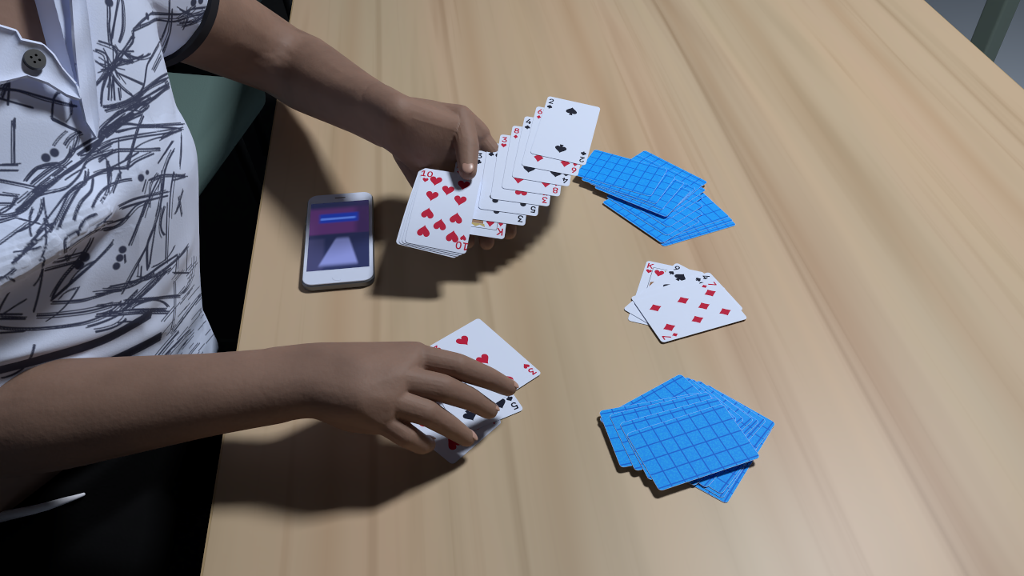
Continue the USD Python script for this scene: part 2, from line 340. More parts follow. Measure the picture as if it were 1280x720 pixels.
# ------------------------------------------------------------------ the held fan
TILT = math.radians(12)
FN = np.array([0.05, -math.sin(TILT), math.cos(TILT)]); FN /= np.linalg.norm(FN)
FO = at(620, 230, 0.813)
FE1 = unit(np.cross([0, 1, 0], FN)); FE1 = FE1 if FE1[0] > 0 else -FE1
FE2 = np.cross(FN, FE1)
def fan2(u, v):
    d = rays((u, v))[0]; p = CAM + d * (np.dot(FO - CAM, FN) / np.dot(d, FN)) - FO
    return np.array([p @ FE1, p @ FE2])
def fan3(s, t, w):
    s, t = np.asarray(s), np.asarray(t)
    q = np.clip(-(t + 0.01), 0, None)
    w = w - 2.2 * q ** 2
    return FO + s[..., None] * FE1 + t[..., None] * FE2 + np.asarray(w)[..., None] * FN
def held_card(rank, suit, label, c, ang, layer):
    group = 'face-up cards held in the far hand'
    base = fan3(np.array(c[0]), np.array(c[1]), np.array(layer))
    t = thing('playing_card', label, 'playing card', base, 0, group)
    a = math.radians(ang - 90); R = np.array([[math.cos(a), -math.sin(a)], [math.sin(a), math.cos(a)]])
    for n, m, mt in [('card_sheet', body_mesh, card_white)] + printed(rank, suit):
        v, f = trimesh.remesh.subdivide_to_size(m.vertices, m.faces, 0.008, max_iter=12)
        st = v[:, :2] @ R.T + np.asarray(c)
        g = trimesh.Trimesh(fan3(st[:, 0], st[:, 1], v[:, 2] + layer) - base, f, process=False)
        part(n, g, mt, t)
    return t
bm, tmid = fan2(544, 308), fan2(567, 214)
a0 = math.degrees(math.atan2(*(tmid - bm)[::-1])); c0 = bm + unit(tmid - bm) * CL / 2
tr, br, tl = fan2(746, 135), fan2(721, 222), fan2(690, 127)
a1 = math.degrees(math.atan2(*(tr - br)[::-1])); d1 = unit(tr - br); c1 = (tl + tr) / 2 - d1 * CL / 2
seq = [('K', 'D', 'white king of diamonds card whose robe shows in the gap beside the thumb'), ('3', 'C', 'white three of clubs card next after the king in the held fan'), ('5', 'C', 'white five of clubs card in the middle of the held fan'),
       ('3', 'H', 'white three of hearts card in the middle of the held fan'), ('8', 'D', 'white eight of diamonds card right of the middle of the held fan'), ('4', 'S', 'white four of spades card near the right end of the held fan'),
       ('6', 'D', 'white six of diamonds card second from the right end of the held fan'), ('2', 'S', 'white two of spades card at the right end of the held fan')]
FS = 0.00055
for i, (r, s, lab) in enumerate(seq):
    t = 0.25 if i == 0 else 0.40 + 0.60 * (i - 1) / (len(seq) - 2)
    c = c0 + (c1 - c0) * t + np.array([0.25, -0.9]) * 0.013 * 4 * t * (1 - t)
    held_card(r, s, lab, c, a0 + (a1 - a0) * t + 6 * math.sin(3 * t), 0.0 + i * FS)
for i in range(4):
    held_card(['4', '6', '8', '10'][i], 'CDSH'[i] if i < 3 else 'H', ['white four of clubs card, lowest of those packed under the ten of hearts', 'white six of diamonds card packed two below the ten of hearts', 'white eight of spades card packed directly under the ten of hearts', 'white ten of hearts card under the thumb at the left end of the held fan'][i],
              c0 + np.array([-0.0022, -0.0006]) * (3 - i) * (1 if i < 3 else 0), a0 + (3 - i) * -0.9, 0.0046 + i * FS)

# ------------------------------------------------------------------ phone
q = [T(376, 358, 0.758), T(468, 354, 0.758), T(467, 240, 0.758), T(384, 241, 0.758)]
pc = sum(q) / 4; pa = math.degrees(math.atan2(*((q[2] + q[3] - q[0] - q[1]) / 2)[::-1]))
PW, PL, PT = 0.0690, 0.1440, 0.0085
ph = thing('smartphone', 'white smartphone lying face up left of the held cards', 'phone', (pc[0], pc[1], TZ), pa - 90)
def slab(w, l, r, z0, h, bev):
    P = m3.CrossSection([np.array(rrect(w, l, r, 8).exterior.coords)[:-1][::-1]]); Q = m3.CrossSection([np.array(rrect(w - 2 * bev, l - 2 * bev, r - bev, 8).exterior.coords)[:-1][::-1]])
    return tm(Manifold.batch_hull([Q.extrude(h).translate((0, 0, z0)), P.extrude(h - 2 * bev).translate((0, 0, z0 + bev))]))
part('case_body', slab(PW, PL, 0.0105, 0.0003, PT - 0.0011, 0.0013), phone_side, ph, smooth=40)
part('front_glass', slab(PW - 0.0022, PL - 0.0022, 0.0098, PT - 0.0014, 0.0014, 0.0004), phone_white, ph, smooth=40)
SW, SL, SY = 0.0600, 0.1075, 0.0020
gx, gy = np.meshgrid(np.linspace(-SW / 2, SW / 2, 61), np.linspace(-SL / 2, SL / 2, 101))
gv = np.stack([gx.ravel(), gy.ravel() + SY, np.full(gx.size, PT + 0.0002)], 1)
idx = np.arange(gx.size).reshape(gx.shape); gf = np.stack([idx[:-1, :-1].ravel(), idx[:-1, 1:].ravel(), idx[1:, 1:].ravel(), idx[1:, :-1].ravel()], 1)
X, Y = gx.ravel() / SW + 0.5, gy.ravel() / SL + 0.5
def sm(a, b, x): t = np.clip((x - a) / (b - a), 0, 1); return t * t * (3 - 2 * t)
col = np.tile(np.array(srgb(38, 44, 78)), (len(X), 1))
def lay(c, m): 
    global col
    col = col * (1 - m[:, None]) + np.array(srgb(*c)) * m[:, None]
lay((84, 50, 104), sm(.49, .53, Y) * (1 - sm(.86, .95, Y)))
lay((44, 40, 78), sm(.7, .85, X) * sm(.49, .53, Y) * 0.7)
lay((30, 56, 160), sm(.66, .70, Y) * (1 - sm(.80, .84, Y)) * sm(.12, .2, X) * (1 - sm(.78, .86, X)))
lay((92, 128, 225), sm(.715, .735, Y) * (1 - sm(.745, .765, Y)) * sm(.16, .2, X) * (1 - sm(.74, .8, X)))
lay((60, 62, 98), (1 - sm(.42, .47, Y)) * (1 - sm(.22, .30, X)) * .8)
apex = np.clip((.46 - Y) / .40, 0, 1)
lay((112, 120, 176), (1 - sm(.0, .05, np.abs(X - .56 + .06 * apex) - .07 - .22 * apex)) * sm(.02, .1, Y) * (1 - sm(.40, .47, Y)))
part('screen', (gv, gf), screen_mat, ph, color=col)
part('home_button', tm(Manifold.cylinder(0.0003, 0.0052, 0.0052, 40).translate((0, -PL / 2 + 0.0088, PT - 0.0001))), phone_white, ph)
ear = prism(rrect(0.011, 0.0016, 0.0007), 0.0002, PT - 0.0001); ear.apply_translation((0, PL / 2 - 0.0085, 0)); part('earpiece', ear, phone_side, ph)
for k in range(2): part('volume_button', box(0.0012, 0.009, 0.003, (-PW / 2 - 0.0002, 0.035 - k * 0.014, PT / 2), 0.0005), phone_side, ph)

# ------------------------------------------------------------------ the person
PHI = math.radians(42)
F = np.array([math.cos(PHI), -math.sin(PHI), 0]); RT = np.array([-math.sin(PHI), -math.cos(PHI), 0]); UP = np.array([0, 0, 1.0])
LS = np.array([-0.256, 0.69, 1.04]); RS = LS + 0.34 * RT - 0.015 * UP
MS = (LS + RS) / 2
LE, LW = at(345, 72, 0.82), at(498, 157, 0.868)
RE, RW = at(-60, 536, 0.785), at(394, 476, 0.822)
CC = MS - 0.14 * UP + F * 0.015
BC = np.array([-0.385, 0.515, 0.72]); HC = np.array([-0.40, 0.54, 0.558])
HR = np.array([-math.sin(math.radians(25)), -math.cos(math.radians(25)), 0]); HF = np.array([math.cos(math.radians(25)), -math.sin(math.radians(25)), 0])
NB = MS + 0.035 * UP - F * 0.01; HD = MS + 0.205 * UP + F * 0.07
def torso(g):
    c = hull((CC + RT * .085, .095 + g), (CC - RT * .085, .095 + g), (BC + RT * .05, .090 + g), (BC - RT * .08, .095 + g))
    s = hull((LS + RT * .02 - UP * .01, .05 + g), (RS - RT * .02 - UP * .01, .05 + g), (CC + RT * .08, .09 + g), (CC - RT * .08, .09 + g), (MS + UP * .02, .055 + g))
    return c, s
lk = at(60, 560, 0.5); LKN = np.array([0.10, 0.64, 0.50]); RKN = np.array([0.02, 0.36, 0.50])
LHP, RHP = HC - HR * .09, HC + HR * .09
# --- skin: one continuous body
def finger(pts, r0, r1):
    n = len(pts); return chain(pts, [r0 + (r1 - r0) * i / (n - 1) for i in range(n)])
RF = {'index': [(519, 449, .822), (572, 459, .819), (610, 473, .801), (635, 485, .781)], 'middle': [(497, 476, .827), (553, 486, .818), (587, 499, .796), (611, 513, .774)],
      'ring': [(486, 501, .822), (533, 516, .811), (563, 534, .789), (583, 548, .770)], 'pinky': [(478, 524, .812), (508, 545, .800), (527, 556, .785), (535, 556, .770)]}
RF = {k: [at(*p) for p in v] for k, v in RF.items()}
rth = [at(432, 462, .812), at(480, 452, .797), at(527, 460, .781), at(556, 474, .768)]
ry = np.array([0.03, 1.0, 0.0])
rpalm = [hull((at(445, 478, .824), .021), (at(452, 500, .822), .020), (RW + ry * .010, .020), (RW - ry * .010, .020), (RF['index'][0], .0125), (RF['middle'][0], .013), (RF['ring'][0], .0125), (RF['pinky'][0], .0115)),
      hull((RW + ry * .010, .019), (rth[0], .018), (rth[1], .014), (RF['index'][0] - UP * .004, .011)),
      hull((RW - ry * .010, .019), (at(440, 515, .808), .016), (RF['pinky'][0] - UP * .003, .011)),
      hull((RW + ry * .010, .020), (RW - ry * .010, .020), (RW + (RE - RW) * .12 + ry * .009, .0215), (RW + (RE - RW) * .12 - ry * .009, .0215))]
rh = [man(smoothed(union(*rpalm), .004, 80, 1)), finger(RF['index'], .0118, .0072), finger(RF['middle'], .0122, .0074), finger(RF['ring'], .0115, .0070), finger(RF['pinky'], .0104, .0062), chain(rth, [.019, .0145, .0115, .0088])]
def fan_pt(u, v, w):
    s = fan2(u, v); return fan3(np.array(s[0]), np.array(s[1]), np.array(w))
LF = {'index': [(598, 175, .003), (630, 196, -.0155), (650, 226, -.0185), (658, 248, -.016)], 'middle': [(589, 186, -.013), (622, 226, -.0225), (636, 256, -.020), (638, 274, -.017)],
      'ring': [(577, 195, -.027), (602, 246, -.026), (610, 272, -.020), (610, 286, -.017)], 'pinky': [(562, 204, -.037), (578, 252, -.028), (584, 274, -.020), (586, 286, -.016)]}
LF = {k: [fan_pt(*p) for p in v] for k, v in LF.items()}
lth = [fan_pt(541, 159, .010), fan_pt(574, 169, .021), fan_pt(583, 203, .021), fan_pt(584, 229, .0165)]
la = unit(LW - LE); lside = unit(np.cross(la, UP))
lpalm = [hull((LW + UP * .010, .020), (LW - UP * .010, .020), (LF['index'][0], .0125), (LF['middle'][0], .0125), (LF['ring'][0], .012), (LF['pinky'][0], .0115)),
      hull((LW + UP * .008, .020), (lth[0], .018), (LF['index'][0], .012)), hull((lth[0], .017), (lth[1], .0135), (LF['index'][0] + FN * .004, .0115)),
      hull((LW + UP * .010, .020), (LW - UP * .010, .020), (LW + (LE - LW) * .12 + UP * .009, .0215), (LW + (LE - LW) * .12 - UP * .009, .0215))]
lh = [man(smoothed(union(*lpalm), .004, 80, 1)), finger(LF['index'], .0112, .0075), finger(LF['middle'], .0112, .0075), finger(LF['ring'], .0108, .0072), finger(LF['pinky'], .0098, .0065),
      chain(lth, [.018, .0145, .0120, .0088]), chain([LW - UP * .008 - lside * .004, fan_pt(507, 184, -.010), fan_pt(529, 222, -.016)], [.018, .0130, .0095])]
hands = union(*[man(smoothed(union(*h), 0.0026, 30, 1)) for h in (rh, lh)])
def forearm(E_, W_, side):
    m1, m2 = E_ + (W_ - E_) * .30, E_ + (W_ - E_) * .70
    e = E_ + (W_ - E_) * .93
    return union(hull((E_, .042), (m1 + side * .004, .039), (m1 - side * .004, .039)), hull((m1 + side * .004, .039), (m1 - side * .004, .039), (m2 + side * .005, .0275), (m2 - side * .005, .0275)),
                 hull((m2 + side * .005, .0275), (m2 - side * .005, .0275), (e + side * .009, .0208), (e - side * .009, .0208)))
head = union(hull((HD + UP * .035 - F * .015, .083), (HD + UP * .02 + F * .02, .075), (HD - UP * .03 + F * .02, .062)), hull((HD - UP * .03 + F * .03, .058), (HD - UP * .085 + F * .062, .030)),
             hull((HD + UP * .015 + F * .088, .008), (HD - UP * .02 + F * .108, .012)), hull((HD - UP * .02 + F * .100 + RT * .009, .008), (HD - UP * .02 + F * .100 - RT * .009, .008)),
             hull((HD - UP * .052 + F * .082 + RT * .014, .010), (HD - UP * .052 + F * .082 - RT * .014, .010)),
             *[hull((HD + RT * s * .082 + UP * .015 - F * .01, .012), (HD + RT * s * .078 - UP * .02, .009)) for s in (-1, 1)],
             *[hull((HD + RT * s * .018 + UP * .033 + F * .077, .009), (HD + RT * s * .046 + UP * .031 + F * .065, .008)) for s in (-1, 1)],
             *[hull((HD + RT * s * .02 + UP * .036 + F * .080, .010), (HD + RT * s * .048 + UP * .034 + F * .066, .010)) for s in (-1, 1)])
bc, bs = torso(-0.035)[0], torso(-0.013)[1]
body = union(bc, bs, hull((NB, .056), (HD - UP * .04 - F * .01, .054)), head,
             hull((LS, .050), (LS + (LE - LS) * .5, .047), (LE, .043)), hull((RS, .050), (RS + (RE - RS) * .5, .047), (RE, .043)),
             forearm(LE, LW, UP), forearm(RE, RW, ry), hull((LS + (LE - LS) * .72, .040), (LE + (LW - LE) * .26, .036)),
             hull((BC + RT * .07, .07), (BC - RT * .07, .07), (LHP, .085), (RHP, .085)),
             hull((LHP, .085), (LKN, .055)), hull((RHP, .085), (RKN, .055)),
             hull((LKN, .052), (LKN * [1, 1, 0] + [-.02, 0, .10], .036)), hull((RKN, .052), (RKN * [1, 1, 0] + [-.02, 0, .10], .036)))
body = man(smoothed(body, 0.007, 90, 1))
skin_mesh = tm(body + hands)
person = thing('person', 'person in a white shirt with dark scribble print, holding a fan of playing cards', 'person', (HC[0], HC[1], 0))
BASE = np.array([HC[0], HC[1], 0])
def ppart(name, mesh, mat, smooth=False, label=None, color=None, parent=None):
    m = mesh if isinstance(mesh, trimesh.Trimesh) else trimesh.Trimesh(*mesh, process=False)
    m = m.copy(); m.apply_translation(-BASE)
    return part(name, m, mat, parent or person, smooth, label, color)
bodyp = ppart('body', skin_mesh, skin, smooth=True)
# nails of the dealing hand
for k in ('index', 'middle', 'ring', 'pinky'):
    a, b = RF[k][2], RF[k][3]; d = unit(b - a); n = unit(np.cross(np.cross(d, UP), d)); sd = np.cross(n, d)
    s = Manifold.sphere(1, 20).scale((.0048, .0062, .0016)); Mx = np.stack([sd, d, n], 1)
    s = s.transform(np.hstack([Mx, (b + n * .0058 + d * .001)[:, None]])); ppart('fingernail', tm(s), nail_mat, smooth=True)
a, b = lth[2], lth[3]; d = unit(b - a); n = unit(FN - d * (FN @ d)); sd = np.cross(n, d)
s = Manifold.sphere(1, 20).scale((.0058, .0072, .0018)); s = s.transform(np.hstack([np.stack([sd, d, n], 1), (b + n * .0076)[:, None]])); ppart('fingernail', tm(s), nail_mat, smooth=True)
# face and hair (above the frame)
for s in (-1, 1):
    e = HD + RT * s * .032 + UP * .018 + F * .0765
    ppart('eye', tm(ball(e, .0115)), eye_white, smooth=True); ppart('iris', tm(ball(e + F * .0066 - UP * .003, .0056)), eye_dark, smooth=True)
    ppart('eyebrow', tm(hull((HD + RT * s * .018 + UP * .041 + F * .089, .0035), (HD + RT * s * .046 + UP * .042 + F * .074, .0030))), hair_mat, smooth=True)
ppart('lips', tm(hull((HD - UP * .053 + F * .090 + RT * .016, .0045), (HD - UP * .053 + F * .093, .0055), (HD - UP * .053 + F * .090 - RT * .016, .0045))), lip_mat, smooth=True)
hair = hull((HD + UP * .047 - F * .020, .084), (HD + UP * .040 + F * .012, .078), (HD - UP * .01 - F * .035, .070)) - hull((HD - UP * .10 + F * .16, .09), (HD - UP * .0 + F * .13, .075), (HD - UP * .1 + F * .09, .09))
ppart('hair', smoothed(hair, .008, 10), hair_mat, smooth=True)
# --- shirt
SG = 0.012
tc, ts = torso(SG)
def sleeve(S, E_, t_end):
    d = unit(E_ - S); p = S + (E_ - S) * t_end
    s = hull((S, .058), (p, .063), (p + d * .03, .064)).trim_by_plane(tuple(-d), float(-d @ p))
    i = hull((p - d * .05, .052), (p + d * .05, .058))
    return s, i, p, d
ls, li, lp, ld = sleeve(LS, LE, 0.27); rs_, ri, rp, rd = sleeve(RS, RE, 0.5)
HEM = 0.70
skirt = hull((BC + RT * .053, .092 + SG), (BC - RT * .083, .097 + SG), (HC - HR * .098 + UP * .03 + HF * .01, .118), (HC + HR * .075 + UP * .03 + HF * .01, .115))
shirt_solid = union(tc, ts, skirt, ls - li, rs_ - ri).trim_by_plane(tuple(unit(np.array([0, .58, 1.0]))), float(unit(np.array([0, .58, 1.0])) @ np.array([-.25, .62, .66])))
full = smoothed(shirt_solid, 0.005, 40, 2)
def hit(mesh, px):
    d = rays(px); loc, ir, _ = mesh.ray.intersects_location(np.tile(CAM, (len(d), 1)), d, multiple_hits=False)
    out = np.full((len(d), 3), np.nan); out[ir] = loc; return out
# the V of the open neck, cut along the front of the chest
vv = hit(full, [(99, 122)])[0]
uu = lambda p: np.array([(p - vv) @ RT, (p - vv) @ UP])
Vp = Polygon([(0.0, 0.0), (0.045, 0.06), (0.075, 0.13), (0.07, 0.25), (-0.055, 0.25), (-0.045, 0.13), (-0.02, 0.06)])
wedge = trimesh.creation.extrude_polygon(Vp, 0.30, engine='earcut')
Mw = np.eye(4); Mw[:3, 0], Mw[:3, 1], Mw[:3, 2], Mw[:3, 3] = RT, UP, np.cross(RT, UP), vv
if np.cross(RT, UP) @ F < 0: Mw[:3, 3] = vv + F * 0.15
else: Mw[:3, 3] = vv - F * 0.15
wedge.apply_transform(Mw)
neck_hole = hull((NB - UP * .01, .066), (HD - UP * .02, .068))
shirt = tm(man(full) - man(wedge) - neck_hole)
# finer where the print shows
def refine_visible(t, times):
    v, f = np.array(t.vertices), np.array(t.faces)
    for k in range(times):
        m = trimesh.Trimesh(v, f, process=False); c = m.triangles_center - CAM
        q = c @ BASIS; u = 640 + FPX * q[:, 0] / -q[:, 2]; w = 360 - FPX * q[:, 1] / -q[:, 2]
        sel = (q[:, 2] < 0) & (u > -60) & (u < 320) & (w > -60) & (w < 520) & ((m.face_normals * c).sum(1) < 0.02) & (m.area_faces > 1.2e-7)
        v, f = trimesh.remesh.subdivide(v, f, np.nonzero(sel)[0])
    return trimesh.Trimesh(v, f, process=False)
shirt = refine_visible(shirt, 3); shirt.merge_vertices()
from scipy.spatial import cKDTree
def curve3(mesh, px, step=0.00035):
    p = hit(mesh, px); p = p[~np.isnan(p[:, 0])]
    if len(p) < 2: return np.zeros((0, 3))
    out = []
    for a, b in zip(p[:-1], p[1:]):
        L = np.linalg.norm(b - a)
        if L > 0.03: continue
        out.append(a + (b - a) * np.linspace(0, 1, max(2, int(L / step)))[:, None])
    return np.vstack(out) if out else np.zeros((0, 3))
def dense(px, n=10):
    px = np.array(px, float); t = np.arange(len(px)); tt = np.linspace(0, len(px) - 1, (len(px) - 1) * n + 1)
    if len(px) > 2:
        from scipy.interpolate import PchipInterpolator
        return np.stack([PchipInterpolator(t, px[:, 0])(tt), PchipInterpolator(t, px[:, 1])(tt)], 1)
    return np.stack([np.interp(tt, t, px[:, 0]), np.interp(tt, t, px[:, 1])], 1)
# folds: (pixels of the photograph that the crease runs through, depth, half width)
V = np.array(shirt.vertices); N = np.array(shirt.vertex_normals)
disp = (meshkit.fbm(V * [14, 14, 9], 3, 5) - 0.5) * 0.008
for px, dep, wid, bulge in [([(165, 250), (130, 280), (85, 312), (40, 340), (-15, 372)], .014, .018, .040), ([(205, 385), (160, 412), (110, 432), (60, 446), (-10, 460)], .010, .007, .013), ([(230, 400), (190, 425), (140, 450), (95, 466), (50, 476)], .010, .006, .012),
                     ([(120, 205), (105, 240), (85, 262)], .005, .006, .003), ([(60, 400), (30, 412), (-10, 425)], .006, .005, .006), ([(245, 300), (225, 345), (190, 390)], .005, .008, .004), ([(225, 130), (205, 190), (180, 240)], .004, .008, .003),
                     ([(262, 380), (235, 420), (215, 455)], .004, .007, .004), ([(60, 105), (30, 118), (-10, 122)], .004, .006, .003)]:
    c = curve3(full, dense(px))
    if len(c):
        d, ii = cKDTree(c).query(V, distance_upper_bound=wid * 5); ok = np.isfinite(d); d = np.where(ok, d, 1.0)
        up = np.clip((V[:, 2] - c[np.where(ok, ii, 0), 2]) / (wid * .5) * .5 + .5, 0, 1)
        tp = np.where(ok, ii, 0) / len(c); tp = np.clip(tp / .3, 0, 1) * np.where(c[-1] @ BASIS[:, 0] < -.5, 1, 1); tp = tp * tp * (3 - 2 * tp)
        disp -= tp * dep * np.exp(-(d / wid) ** 2) * (1 - .6 * up)
        disp += tp * bulge * np.exp(-((d - wid * 1.1) / wid) ** 2) * up * ok
from scipy.sparse import coo_matrix, diags
_e = shirt.edges_unique; _A = coo_matrix((np.ones(2 * len(_e)), (np.r_[_e[:, 0], _e[:, 1]], np.r_[_e[:, 1], _e[:, 0]])), shape=(len(V), len(V))).tocsr()
_A = diags(1.0 / np.maximum(np.asarray(_A.sum(1)).ravel(), 1)) @ _A
for _k in range(300): disp = _A @ disp
V = V + N * disp[:, None]
shirt = trimesh.Trimesh(V, shirt.faces, process=False); cloth = shirt
# the print
S1, S2 = 140 / 720, 150 / 720
PRINT = [((120, 0), S1, [[(85, 0), (90, 100), (85, 160), (100, 280)], [(140, 0), (125, 100), (95, 260)], [(165, 0), (175, 150), (150, 270)], [(240, 200), (265, 190), (330, 160), (400, 130), (500, 140), (600, 110), (720, 80)],
    [(250, 180), (320, 120), (360, 90), (520, 95), (620, 60), (700, 50)], [(240, 200), (240, 260), (180, 340), (150, 390)], [(475, 0), (470, 100), (440, 200), (370, 340), (330, 420), (310, 540), (240, 640)], [(490, 60), (480, 190), (450, 280), (370, 450)],
    [(150, 380), (240, 400), (180, 340)], [(180, 330), (270, 370), (350, 345)], [(180, 400), (270, 370), (300, 355)], [(20, 265), (120, 300), (160, 330), (240, 330)], [(0, 320), (70, 360), (80, 440), (0, 550)], [(0, 395), (50, 430)], [(80, 460), (40, 600), (35, 680)],
    [(90, 470), (80, 640)], [(110, 490), (120, 640)], [(145, 570), (155, 640)], [(130, 465), (300, 545)], [(110, 490), (160, 560), (240, 620)], [(70, 440), (110, 400), (160, 340), (240, 230)], [(80, 470), (130, 430), (170, 380)], [(110, 300), (140, 360), (120, 420), (80, 450)],
    [(50, 690), (180, 660), (300, 590), (430, 490), (545, 440)], [(60, 710), (240, 650), (330, 570), (480, 490), (550, 450)], [(200, 700), (330, 620), (470, 540), (560, 480)], [(230, 680), (350, 640), (450, 570), (540, 520)], [(240, 640), (300, 610)], [(530, 120), (600, 70), (640, 40)], [(540, 150), (620, 140), (700, 90)], [(540, 60), (640, 100), (700, 70)], [(560, 170), (660, 130), (720, 90)], [(600, 60), (580, 140), (560, 190)]]),
  ((120, 130), S1, [[(10, 200), (90, 110), (200, 40), (330, 0)], [(40, 180), (160, 100), (300, 50), (340, 10)], [(20, 215), (120, 120), (240, 60)], [(60, 180), (180, 120), (290, 70)], [(30, 200), (200, 130), (320, 140), (560, 130)], [(130, 180), (300, 150), (440, 150), (550, 160)], [(420, 220), (490, 185), (550, 165)],
    [(10, 310), (100, 250), (300, 210), (440, 190), (550, 170)], [(20, 355), (160, 290), (300, 290), (410, 285)], [(0, 450), (90, 420), (200, 410), (260, 370), (370, 320)], [(305, 80), (260, 200), (230, 310), (205, 420)], [(160, 440), (110, 570)], [(500, 300), (450, 410), (420, 560)], [(550, 200), (550, 290), (540, 400)],
    [(300, 720), (350, 590), (410, 470)], [(340, 490), (450, 455), (570, 460)], [(500, 490), (570, 470)], [(150, 660), (260, 610), (350, 590), (460, 565)], [(170, 675), (270, 640), (460, 590)], [(400, 720), (430, 560), (440, 430)], [(470, 720), (480, 560), (500, 440)], [(550, 720), (530, 600)], [(520, 690), (560, 560)], [(490, 240), (400, 380)], [(70, 370), (80, 520)], [(300, 560), (320, 490)]]),
  ((0, 150), S1, [[(90, 0), (92, 280)], [(0, 290), (110, 290)], [(0, 325), (110, 325)], [(0, 385), (180, 420), (270, 440)], [(340, 0), (500, 75)], [(420, 160), (460, 110), (520, 80)], [(440, 240), (480, 170), (500, 110)], [(170, 390), (270, 300), (380, 280)], [(200, 410), (320, 320), (420, 260), (450, 190)],
    [(110, 600), (230, 480), (350, 390), (480, 310), (600, 200), (720, 40)], [(0, 610), (110, 590), (200, 500), (300, 430), (420, 330), (560, 230), (650, 100)], [(0, 640), (150, 590), (250, 490), (420, 440), (500, 370), (560, 270), (720, 210)], [(110, 720), (240, 640), (280, 510)], [(240, 720), (360, 560), (430, 470), (520, 400)],
    [(310, 720), (380, 600), (440, 480), (540, 400), (550, 330)], [(380, 690), (440, 550), (560, 380), (720, 320)], [(480, 640), (520, 540), (590, 450), (600, 380)], [(0, 480), (110, 490)], [(0, 600), (60, 570), (110, 500)], [(500, 220), (600, 150), (700, 90)], [(480, 190), (560, 140), (640, 100)], [(520, 230), (620, 200), (720, 150)], [(0, 535), (90, 535)], [(110, 630), (250, 665)], [(0, 660), (100, 630)], [(620, 690), (720, 600)], [(650, 660), (720, 650)]]),
  ((0, 280), S1, [[(0, 130), (180, 0)], [(160, 170), (300, 20), (350, 0)], [(80, 250), (200, 150), (330, 30)], [(430, 160), (530, 90), (620, 40), (720, 20)], [(350, 230), (540, 180)], [(290, 300), (480, 250)], [(340, 500), (500, 490), (720, 430)], [(330, 490), (500, 340), (640, 210), (720, 120)], [(0, 580), (140, 580)], [(0, 610), (160, 610)],
    [(0, 660), (200, 670), (500, 640), (720, 560)], [(600, 90), (540, 200), (410, 350), (340, 470)], [(0, 700), (150, 690)], [(240, 590), (500, 570), (720, 520)]]),
  ((130, 250), S2, [[(0, 150), (150, 100)], [(0, 180), (80, 150), (200, 30), (260, 5)], [(250, 10), (200, 150), (150, 270)], [(340, 30), (320, 110), (260, 270), (180, 430), (110, 560)], [(360, 40), (340, 150), (360, 210)], [(380, 20), (370, 360)], [(310, 150), (270, 400)], [(460, 20), (430, 80)], [(290, 180), (255, 300), (260, 420)],
    [(40, 520), (240, 465), (350, 390), (440, 330)], [(130, 500), (250, 480), (400, 390), (500, 280)], [(0, 545), (130, 530), (300, 440)], [(110, 660), (220, 560), (300, 480), (400, 410)], [(420, 440), (510, 437)], [(130, 600), (250, 590), (450, 575)], [(0, 640), (140, 620), (300, 600), (380, 640)], [(0, 690), (180, 660), (370, 660)],
    [(440, 330), (430, 430)], [(100, 640), (200, 540)], [(130, 650), (260, 540), (370, 430)], [(220, 470), (225, 400)], [(500, 300), (495, 420)], [(540, 340), (520, 480), (470, 560)], [(130, 370), (125, 330)]]),
  ((120, 350), 160 / 823, [[(0, 580), (200, 550), (440, 510), (560, 520), (640, 540)], [(330, 610), (450, 480), (600, 320)], [(0, 235), (100, 230), (300, 215), (460, 215)], [(0, 170), (150, 160)], [(0, 90), (160, 70)], [(230, 190), (330, 130), (540, 100)], [(290, 620), (430, 450), (530, 330)], [(380, 620), (480, 500)], [(0, 330), (120, 300), (190, 250)], [(500, 330), (620, 170), (700, 60)]])]
PRINT.append(((0, 20), S1, [[(0, 465), (100, 475), (300, 530), (490, 580)], [(0, 530), (120, 565), (210, 590)], [(390, 490), (345, 540), (335, 655)], [(335, 655), (450, 715)], [(110, 320), (45, 450), (15, 520)], [(60, 430), (50, 570)], [(95, 660), (95, 720)], [(20, 460), (100, 340)], [(0, 265), (40, 262)], [(0, 295), (40, 292)]]))
strokes = []
for o, sc, L in PRINT:
    for pl in L:
        q_ = np.array(o) + np.array(pl, float) * sc
        strokes.append((q_, 0.00058))
        for _k in range(2 if len(pl) > 2 else 1): strokes.append((q_ + rng.uniform(-3.4, 3.4, 2) + rng.uniform(-1, 1, q_.shape), 0.00028))
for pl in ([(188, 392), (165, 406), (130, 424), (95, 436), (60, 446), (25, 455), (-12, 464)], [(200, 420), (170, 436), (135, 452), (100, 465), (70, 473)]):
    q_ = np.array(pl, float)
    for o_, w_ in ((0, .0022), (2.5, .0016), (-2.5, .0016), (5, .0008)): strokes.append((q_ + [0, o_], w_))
for k in range(70):                                     # fine hatching low on the side
    x, y = rng.uniform(212, 268), rng.uniform(318, 455); l = rng.uniform(8, 26)
    strokes.append((np.array([(x, y), (x - l * .62, y + l * .75)]), 0.0003))
for k in range(38):                                     # loose scribble over the whole front
    x, y = rng.uniform(-5, 228), rng.uniform(120, 455); a = rng.normal(2.5, .45) if rng.random() < .75 else rng.normal(1.75, .2); l = rng.uniform(22, 70); b = rng.normal(0, .12) * l
    q_ = np.array([(x - l / 2 * math.cos(a), y - l / 2 * math.sin(a)), (x + b * math.sin(a), y - b * math.cos(a)), (x + l / 2 * math.cos(a), y + l / 2 * math.sin(a))])
    strokes.append((q_, 0.0003)); strokes.append((q_ + rng.uniform(-2.5, 2.5, 2), 0.0003 if k % 2 else .00048))
for k in range(26):
    x, y = rng.uniform(130, 190), rng.uniform(70, 120); a = rng.uniform(0, 6.3); l = rng.uniform(8, 22)
    strokes.append((np.array([(142, 84), (142 + l * math.cos(a), 84 + l * math.sin(a) * 1.3)]), 0.0003))
